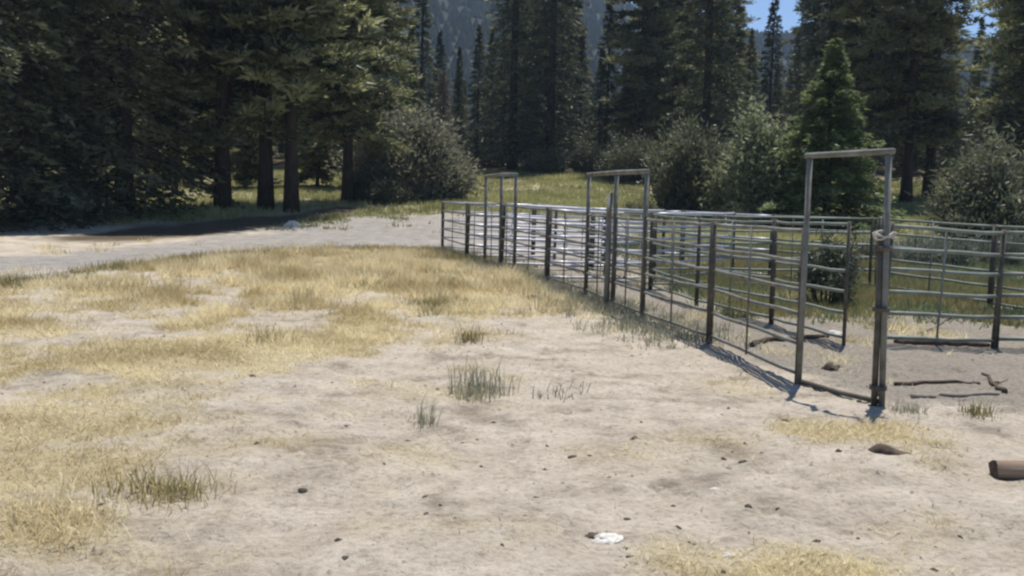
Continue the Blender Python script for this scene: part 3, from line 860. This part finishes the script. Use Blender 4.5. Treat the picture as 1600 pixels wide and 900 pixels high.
# round log running off the right edge
bx, by = on_ground(1552, 744)
b = MB()
rng = np.random.default_rng(5)
vs, fs, NS = [], [], 14
for k in range(22):
    t = k / 21
    for q in range(NS):
        a = 2 * math.pi * q / NS
        rr_ = .066 * (1 + .10 * (float(vnoise(np.array([t * 9.0]), np.array([q * .9]), 7)[0]) - .5) + .05 * math.sin(q * 2.1))
        vs.append((t * 1.5 + .006 * rng.normal() * (k == 0), math.cos(a) * rr_, .050 + math.sin(a) * rr_ * .92))
fs = [(k * NS + q, k * NS + (q + 1) % NS, (k + 1) * NS + (q + 1) % NS, (k + 1) * NS + q) for k in range(21) for q in range(NS)]
b.add(vs, fs)
o = link('log', b.mesh('log', 'timber'), None, (bx, by, tz(bx, by))); o.rotation_euler = (0, 0, -.03)
tag(o, 'short brown log lying on the dirt at the right edge', 'log')
for t_, s_ in ((0.0, 1), (1.5, -1)):
    e = MB()
    ring = [(t_, math.cos(2 * math.pi * q / NS) * .066, .050 + math.sin(2 * math.pi * q / NS) * .061) for q in range(NS)]
    inner = [(t_ - s_ * .004, y_ * .5, .05 + (z_ - .05) * .5) for _, y_, z_ in ring]
    e.add(ring + inner + [(t_ - s_ * .006, 0, .05)], [(q, (q + 1) % NS, NS + (q + 1) % NS, NS + q) for q in range(NS)] + [(NS + q, NS + (q + 1) % NS, NS + (q + 2) % NS, 2 * NS) for q in range(0, NS, 2)])
    link('cut_end', e.mesh('cut_end', 'dark_wood', False), o)

# curled slab of bark
bx, by = on_ground(1392, 714)
b = MB(); vs, fs = [], []
for k in range(17):
    t = k / 16
    wdt = .055 * math.sin(math.pi * min(1, t * .92 + .05)) ** .7 + .012
    for q in range(9):
        a = math.pi * q / 8
        hump = (.75 + .35 * math.sin(t * 5.5)) * (1 - .55 * t)
        vs.append((-.15 + .30 * t, math.cos(a) * wdt + .012 * math.sin(9 * t), math.sin(a) * wdt * 1.15 * hump + .004 * math.sin(q * 3 + k * 2)))
fs = [(k * 9 + q, k * 9 + q + 1, (k + 1) * 9 + q + 1, (k + 1) * 9 + q) for k in range(16) for q in range(8)]
b.add(vs, fs)
me = b.mesh('bark_slab', 'dark_wood')
o = link('bark_slab', me, None, (bx, by, tz(bx, by) - .004)); o.rotation_euler = (0, 0, -.12)
sm = o.modifiers.new('thickness', 'SOLIDIFY'); sm.thickness = .012
tag(o, 'curled dark slab of bark lying below the straw patch', 'bark')

def wander(p0, p1, n, j, rng):
    p0, p1 = Vector(p0), Vector(p1)
    out = []
    for k in range(n):
        t = k / (n - 1)
        p = p0.lerp(p1, t)
        if 0 < k < n - 1: p += Vector(rng.normal(0, j, 3)) * 1.0
        out.append(p)
    return out

def lying(name, pa, pb, r0, r1, label, cat, material, j=.01, seed=1, n=9, group=None, twigs=()):
    rng = np.random.default_rng(seed)
    a, c = on_ground(*pa), on_ground(*pb)
    za = tz(*a)
    d = Vector((c[0] - a[0], c[1] - a[1], 0))
    pts = []
    for k in range(n):
        t = k / (n - 1)
        x, y = a[0] + d.x * t, a[1] + d.y * t
        pts.append(Vector((d.x * t + rng.normal(0, j), d.y * t + rng.normal(0, j), tz(x, y) - za + (r0 + (r1 - r0) * t) * .85)))
    b = MB(); b.tube(pts, [(r0 + (r1 - r0) * k / (n - 1)) * rng.uniform(.88, 1.12) for k in range(n)], 8)
    root = link(name, b.mesh(name, material), None, (a[0], a[1], za))
    tag(root, label, cat, group)
    for t, off, rr in twigs:
        p = pts[int(t * (n - 1))]
        link('twig', tube_mesh('twig', wander(p, p + Vector(off), 5, .012, rng), [rr, rr * .8, rr * .65, rr * .5, rr * .3], material, 6), root)
    return root

GPO = 'thin bars lying on the dirt by the gate'  # thin tubes laid flat along the ground
lying('ground_bar', (1396, 604), (1530, 599), 0.020, .014, 'thin grey bar lying behind the other beside the near gate post', 'ground_bar', 'dark_wood', .035, 1, group=GPO)
lying('ground_bar', (1420, 621), (1556, 616), .022, .014, 'thin grey bar lying in front of the other beside the near gate post', 'ground_bar', 'wood', .035, 2, group=GPO)
lying('ground_bar', (1165, 541), (1292, 530), .035, .025, 'long dark bar drawn as the panel shadow across the alley floor', 'ground_bar', 'dark_wood', .03, 3, 12)  # the panel's shadow line, built as a dark tube on the ground
lying('ground_bar', (1396, 541), (1545, 539), .034, .030, 'dark bar lying under the right-hand corral panel', 'ground_bar', 'dark_wood', .02, 6, 12)  # thin dark tube along the foot of the panel
lying('branch', (1571, 614), (1540, 590), .026, .014, 'dark crooked branch with one twig lying by the grey bars', 'branch', 'dark_wood', .015, 4, 8,
      twigs=((.6, (.20, .06, .03), .010),))
lying('branch', (1440, 522), (1498, 492), .028, .014, 'dead grey branch propped behind the right-hand panel', 'branch', 'wood', .03, 5, 8,
      twigs=((.3, (.35, .1, .2), .012), (.5, (-.4, .0, .15), .012)))

# ------------------------------------------------------------------ grasses
def blades(name, px_, py_, n_each, h, spread, lean, width, tint, material, rng, hvar=.45):
    """upright or flattened blades, one slim triangle each, in little clumps"""
    m = len(px_)
    n = m * n_each
    bx = np.repeat(px_, n_each) + rng.normal(0, 1, n) * np.repeat(spread * np.ones(m), n_each)
    by = np.repeat(py_, n_each) + rng.normal(0, 1, n) * np.repeat(spread * np.ones(m), n_each)
    bz_ = terrain(bx, by)
    hh = np.repeat(h * np.ones(m), n_each) * rng.uniform(1 - hvar, 1 + hvar, n)
    az = rng.uniform(0, 2 * math.pi, n)
    le = np.clip(np.repeat(lean * np.ones(m), n_each) + rng.normal(0, .25, n), .03, 1.5)
    tip = np.stack([bx + np.cos(az) * np.sin(le) * hh, by + np.sin(az) * np.sin(le) * hh, bz_ + np.maximum(np.cos(le), .06) * hh], 1)
    wa = rng.uniform(0, math.pi, n)
    w = np.repeat(width * np.ones(m), n_each) * rng.uniform(.6, 1.4, n)
    s = np.stack([np.cos(wa) * w / 2, np.sin(wa) * w / 2, np.zeros(n)], 1)
    base = np.stack([bx, by, bz_ - .004], 1)
    v = np.stack([base - s, base + s, tip], 1).reshape(-1, 3)
    ti = np.clip(np.repeat(tint * np.ones(m), n_each) + rng.normal(0, .2, n), 0, 1)
    return mesh_np(name, v, np.arange(3 * n).reshape(-1, 3), material, {'tint': np.repeat(ti, 3)})

rng = np.random.default_rng(21)
def sample(n, x0, x1, y0, y1, power=1.0):
    return rng.uniform(x0, x1, n), y0 + (y1 - y0) * rng.uniform(0, 1, n) ** power

# dry straw: dense on the worn patch, thinner elsewhere
xs, ys = sample(90000, -13, 6, 3.6, 31, 1.5)
st, tf, tk, df, _pen = masks(xs, ys)
vis = np.abs(xs) < ys * .58 + .8
keep = vis & (rng.uniform(0, 1, len(xs)) < np.clip(st * 1.2 - .12, 0, 1)) & (tk < .5)
xs, ys, tf_ = xs[keep], ys[keep], tf[keep]
xs, ys = xs[:38000], ys[:38000]
dist = np.hypot(xs, ys)
lush = fbm(xs * .8, ys * .8, 61, 3)
tag(link('straw_grass', blades('straw_grass', xs, ys, 9, .060 + .19 * np.clip((ys - 8) / 9, 0, 1) * np.clip(lush * 2.2 - .5, .1, 1.2), .035 + .002 * dist, 1.0 - .35 * np.clip((ys - 9) / 10, 0, 1), .0035 + .0006 * dist,
    np.clip(.55 + 2.6 * (fbm(xs * 1.7, ys * 1.7, 62, 4) - .5), 0, 1), 'straw', rng)), 'dry yellow straw grass covering the left of the clearing', 'grass', None, 'stuff')
# olive hummocks
xs, ys = sample(90000, -13, 11, 8, 32, 1.2)
st, tf, tk, df, _pen = masks(xs, ys)
keep = (np.abs(xs) < ys * .58 + .5) & (rng.uniform(0, 1, len(xs)) < np.clip(tf * 1.4 - .25, 0, 1)) & (tk < .4)
xs, ys = xs[keep][:14000], ys[keep][:14000]
dist = np.hypot(xs, ys)
tag(link('olive_grass', blades('olive_grass', xs, ys, 10, .13 + .06 * rng.uniform(0, 1, len(xs)), .05 + .002 * dist, .55, .004 + .0006 * dist, rng.uniform(.1, .7, len(xs)), 'green', rng)),
    'olive green grass in low hummocks and inside the pens', 'grass', None, 'stuff')
# low green weeds inside and behind the pens
xs, ys = sample(40000, 3.2, 22, 14, 34, 1.0)
keep = (xs < ys * .60 + 1) & (rng.uniform(0, 1, len(xs)) < np.clip(2.6 * fbm(xs * .45, ys * .45, 66, 3) - .75, 0, 1) * np.clip((ys - 13.5) / 3, 0, 1))
xs, ys = xs[keep][:9000], ys[keep][:9000]
tag(link('pen_weeds', blades('pen_weeds', xs, ys, 9, .13 + .16 * np.clip(fbm(xs * .8, ys * .8, 67, 3) - .3, 0, 1), .11, .6, .024, np.clip(1.3 * fbm(xs * .35, ys * .35, 68, 3) - .3, 0, 1), 'pen_green', rng)),
    'low green weeds growing in the back of the pens', 'weeds', None, 'stuff')
# grey-green fringe along the front panels
line = [A1, A2, A3, A4, A5, A6, A7, A8, A9, A10]
fx_, fy_ = [], []
for p, q in zip(line[:-1], line[1:]):
    m = int(140 * math.hypot(q[0] - p[0], q[1] - p[1]) / 2)
    t = rng.uniform(0, 1, m)
    fx_.append(p[0] + (q[0] - p[0]) * t + rng.normal(-.25, .45, m)); fy_.append(p[1] + (q[1] - p[1]) * t + rng.normal(0, .4, m))
fx_, fy_ = np.concatenate(fx_), np.concatenate(fy_)
tag(link('fringe_grass', blades('fringe_grass', fx_, fy_, 9, .10 + .14 * rng.uniform(0, 1, len(fx_)) ** 2, .06, .5, .014, rng.uniform(0, .8, len(fx_)), 'weed', rng)), 'grey-green grass fringing the foot of the corral front', 'grass', None, 'stuff')
# meadow behind
xs, ys = sample(120000, -30, 34, 33, 80, 1.2)
st, tf, tk, df, _pen = masks(xs, ys)
keep = (xs > -.5 * ys) & (rng.uniform(0, 1, len(xs)) < tf) & (tk < .5)
xs, ys = xs[keep][:36000], ys[keep][:36000]
lush = fbm(xs * .25, ys * .25, 65, 3)
tag(link('meadow_grass', blades('meadow_grass', xs, ys, 7, .16 + .35 * np.clip(lush - .35, 0, 1), .14, .5, .045, np.clip(lush * 1.5 - .3, 0, 1), 'meadow', rng)), 'green meadow grass and yellow weeds behind the corral', 'grass', None, 'stuff')
# gravel and crumbs
n = 5200
xs, ys = sample(n, -9, 10, 3.4, 22, 1.6)
keep = np.abs(xs) < ys * .56 + .4; xs, ys = xs[keep], ys[keep]; n = len(xs)
sz = .0045 + .016 * rng.uniform(0, 1, n) ** 5 + .0005 * ys
oc = np.array([(1, 0, 0), (0, 1, 0), (-1, 0, 0), (0, -1, 0), (0, 0, .7), (0, 0, -.3)])
tri = np.array([(0, 1, 4), (1, 2, 4), (2, 3, 4), (3, 0, 4), (1, 0, 5), (2, 1, 5), (3, 2, 5), (0, 3, 5)])
pv = oc[None] * rng.uniform(.6, 1.4, (n, 6, 1)) * sz[:, None, None]
ca, sa = np.cos(xs * 91), np.sin(xs * 91)
pv = np.stack([pv[..., 0] * ca[:, None] - pv[..., 1] * sa[:, None], pv[..., 0] * sa[:, None] + pv[..., 1] * ca[:, None], pv[..., 2]], -1)
pv = pv + np.stack([xs, ys, terrain(xs, ys)], 1)[:, None]
tag(link('gravel', mesh_np('gravel', pv.reshape(-1, 3), (tri[None] + np.arange(n)[:, None, None] * 6).reshape(-1, 3), 'pebble')), 'small pebbles and crumbs of earth on the pale dirt', 'gravel', None, 'stuff')

# crumbs of dung and bark
n = 1500
xs, ys = sample(n, -8, 9, 3.5, 20, 1.4)
keep = (np.abs(xs) < ys * .56 + .4) & (rng.uniform(0, 1, n) < np.clip(2.4 * fbm(xs * .7, ys * .7, 91, 3) - .7, .04, 1)); xs, ys = xs[keep], ys[keep]; n = len(xs)
sz = .005 + .016 * rng.uniform(0, 1, n) ** 3 + .0004 * ys
pv = oc[None] * rng.uniform(.5, 1.5, (n, 6, 1)) * sz[:, None, None] * np.array([1.3, .9, .8])
ca, sa = np.cos(xs * 57), np.sin(xs * 57)
pv = np.stack([pv[..., 0] * ca[:, None] - pv[..., 1] * sa[:, None], pv[..., 0] * sa[:, None] + pv[..., 1] * ca[:, None], pv[..., 2]], -1)
pv = pv + np.stack([xs, ys, terrain(xs, ys)], 1)[:, None]
tag(link('dung_crumbs', mesh_np('dung_crumbs', pv.reshape(-1, 3), (tri[None] + np.arange(n)[:, None, None] * 6).reshape(-1, 3), 'clod')), 'tiny dark crumbs of dung and bark on the pale dirt', 'crumbs', None, 'stuff')

# flattened bits of straw, chips and twigs over the dirt
xs, ys = sample(9000, -9, 10, 3.4, 20, 1.5)
keep = (np.abs(xs) < ys * .56 + .4) & (rng.uniform(0, 1, len(xs)) < np.clip(1.8 * fbm(xs * 1.2, ys * 1.2, 81, 3) - .5, .03, 1))
xs, ys = xs[keep], ys[keep]
tag(link('dry_litter', blades('dry_litter', xs, ys, 4, .055, .07, 1.45, .006 + .0003 * ys, .1 + .9 * rng.uniform(0, 1, len(xs)), 'litter', rng)), 'broken straw, chips and twigs littering the pale dirt', 'litter', None, 'stuff')

# single tufts one can point at
def bent_blades(name, px_, py_, n_each, h, spread, lean, width, tint, material, rng):
    m = len(px_); n = m * n_each
    bx = np.repeat(px_, n_each) + rng.normal(0, spread, n); by = np.repeat(py_, n_each) + rng.normal(0, spread, n)
    bz_ = terrain(bx, by) - .004
    hh = h * rng.uniform(.25, 1.35, n)
    az = rng.uniform(0, 2 * math.pi, n); le = np.abs(lean * .5 + rng.normal(0, .22, n)); le2 = np.clip(le + np.abs(rng.normal(.35, .45, n)) + lean * .3, 0, 2.2)
    dx, dy = np.cos(az), np.sin(az)
    base = np.stack([bx, by, bz_], 1)
    mid = base + np.stack([dx * np.sin(le), dy * np.sin(le), np.cos(le)], 1) * (hh * .55)[:, None]
    tip = mid + np.stack([dx * np.sin(le2), dy * np.sin(le2), np.cos(le2)], 1) * (hh * .45)[:, None]
    tip[:, 2] = np.maximum(tip[:, 2], bz_ + .008)
    wa = rng.uniform(0, math.pi, n); w = width * rng.uniform(.5, 1.3, n)
    s_ = np.stack([np.cos(wa) * w / 2, np.sin(wa) * w / 2, np.zeros(n)], 1)
    v = np.stack([base - s_, base + s_, mid - s_ * .8, mid + s_ * .8, tip], 1).reshape(-1, 3)
    k = np.arange(n)[:, None, None] * 5
    f = (np.array([(0, 1, 3), (0, 3, 2), (2, 3, 4)])[None] + k).reshape(-1, 3)
    ti = np.clip(tint + rng.normal(0, .30, n), 0, 1)
    return mesh_np(name, v, f, material, {'tint': np.repeat(ti, 5)})

def tuft(name, label, cat, spots, n_each, h, spread, lean, width, tint, material, seed, group=None):
    rng = np.random.default_rng(seed)
    p = [on_ground(*s_) for s_ in spots]
    cx, cy = p[0]
    xs = np.array([q[0] for q in p]); ys = np.array([q[1] for q in p])
    me = bent_blades(name, xs, ys, n_each, h, spread, lean, width, tint, material, rng)
    co = np.zeros(len(me.vertices) * 3, np.float32); me.vertices.foreach_get('co', co)
    o3 = np.array([cx, cy, tz(cx, cy)], np.float32)
    me.vertices.foreach_set('co', (co.reshape(-1, 3) - o3).ravel())
    o = link(name, me, None, tuple(float(v) for v in o3))
    return tag(o, label, cat, group)
GT = 'grass tufts rooted in the dirt'
tuft('grass_tuft', 'green and yellow grass tuft spreading over the dirt at lower left', 'grass tuft', [(270, 775), (240, 770), (300, 778), (215, 772), (255, 778), (185, 768), (285, 770)], 60, .17, .10, .7, .007, .45, 'tuft', 31, GT)
tuft('grass_tuft', 'sparse upright grey-green tuft alone on the dirt in the centre', 'grass tuft', [(665, 668), (650, 655), (672, 662)], 26, .22, .045, .35, .007, .35, 'weed', 32, GT)
tuft('weed_patch', 'stand of tall grey-green weeds left of centre behind the lone tuft', 'weeds', [(742, 622), (718, 610), (735, 615), (757, 612), (778, 612), (740, 602)], 36, .28, .085, .32, .010, .4, 'weed', 33)['kind'] = 'stuff'
tuft('grass_tuft', 'small green tuft near the orange straw in front of the corral', 'grass tuft', [(733, 533)], 130, .20, .09, .4, .010, .25, 'tuft', 34, GT)
tuft('weed_patch', 'thin reddish-brown weeds between the tall weeds and the corral', 'weeds', [(870, 622), (856, 615), (880, 612)], 12, .15, .10, .6, .008, .4, 'dead', 35)['kind'] = 'stuff'
tuft('grass_tuft', 'low green weed on the dirt between log and crooked branch', 'grass tuft', [(1528, 649)], 120, .14, .075, .5, .008, .3, 'green', 36, GT)
tuft('grass_tuft', 'pale tuft at the foot of the near gate post', 'grass tuft', [(1418, 643)], 110, .12, .075, .6, .007, .4, 'weed', 37, GT)
tuft('grass_tuft', 'pale yellow tuft lying flat at the lower left edge', 'grass tuft', [(70, 815), (100, 800), (40, 800), (120, 830), (60, 835)], 110, .17, .13, 1.0, .006, .75, 'straw', 38, GT)['kind'] = 'stuff'
tuft('straw_heap', 'loose pale straw on the dirt above the bark slab', 'straw', [(1350, 685), (1320, 680), (1380, 680), (1300, 690), (1400, 672), (1345, 668)], 130, .09, .15, 1.35, .006, .8, 'straw', 39)['kind'] = 'stuff'
tuft('straw_heap', 'loose pale straw at the bottom edge right of centre', 'straw', [(1250, 890), (1200, 885), (1300, 892), (1180, 896), (1340, 898), (1270, 905)], 120, .09, .12, 1.35, .005, .8, 'straw', 40)['kind'] = 'stuff'

# ------------------------------------------------------------------ air
b = MB()
x0, x1, y0, y1, z0, z1 = -1150, 950, -70, 1170, -2.5, 400
b.add([(x0, y0, z0), (x1, y0, z0), (x1, y1, z0), (x0, y1, z0), (x0, y0, z1), (x1, y0, z1), (x1, y1, z1), (x0, y1, z1)],
      [(0, 3, 2, 1), (4, 5, 6, 7), (0, 1, 5, 4), (1, 2, 6, 5), (2, 3, 7, 6), (3, 0, 4, 7)])
hm = bpy.data.materials.new('haze'); hm.use_nodes = True
hn = hm.node_tree.nodes; hn.remove(hn['Principled BSDF'])
pv_ = hn.new('ShaderNodeVolumePrincipled')
pv_.inputs['Color'].default_value = (.62, .78, 1.0, 1)
pv_.inputs['Density'].default_value = .00030
pv_.inputs['Anisotropy'].default_value = .0
hm.node_tree.links.new(pv_.outputs[0], hn['Material Output'].inputs['Volume'])
M['haze'] = hm
tag(link('haze', b.mesh('haze', 'haze', False)), 'thin blue air haze over the valley', None, None, 'stuff')
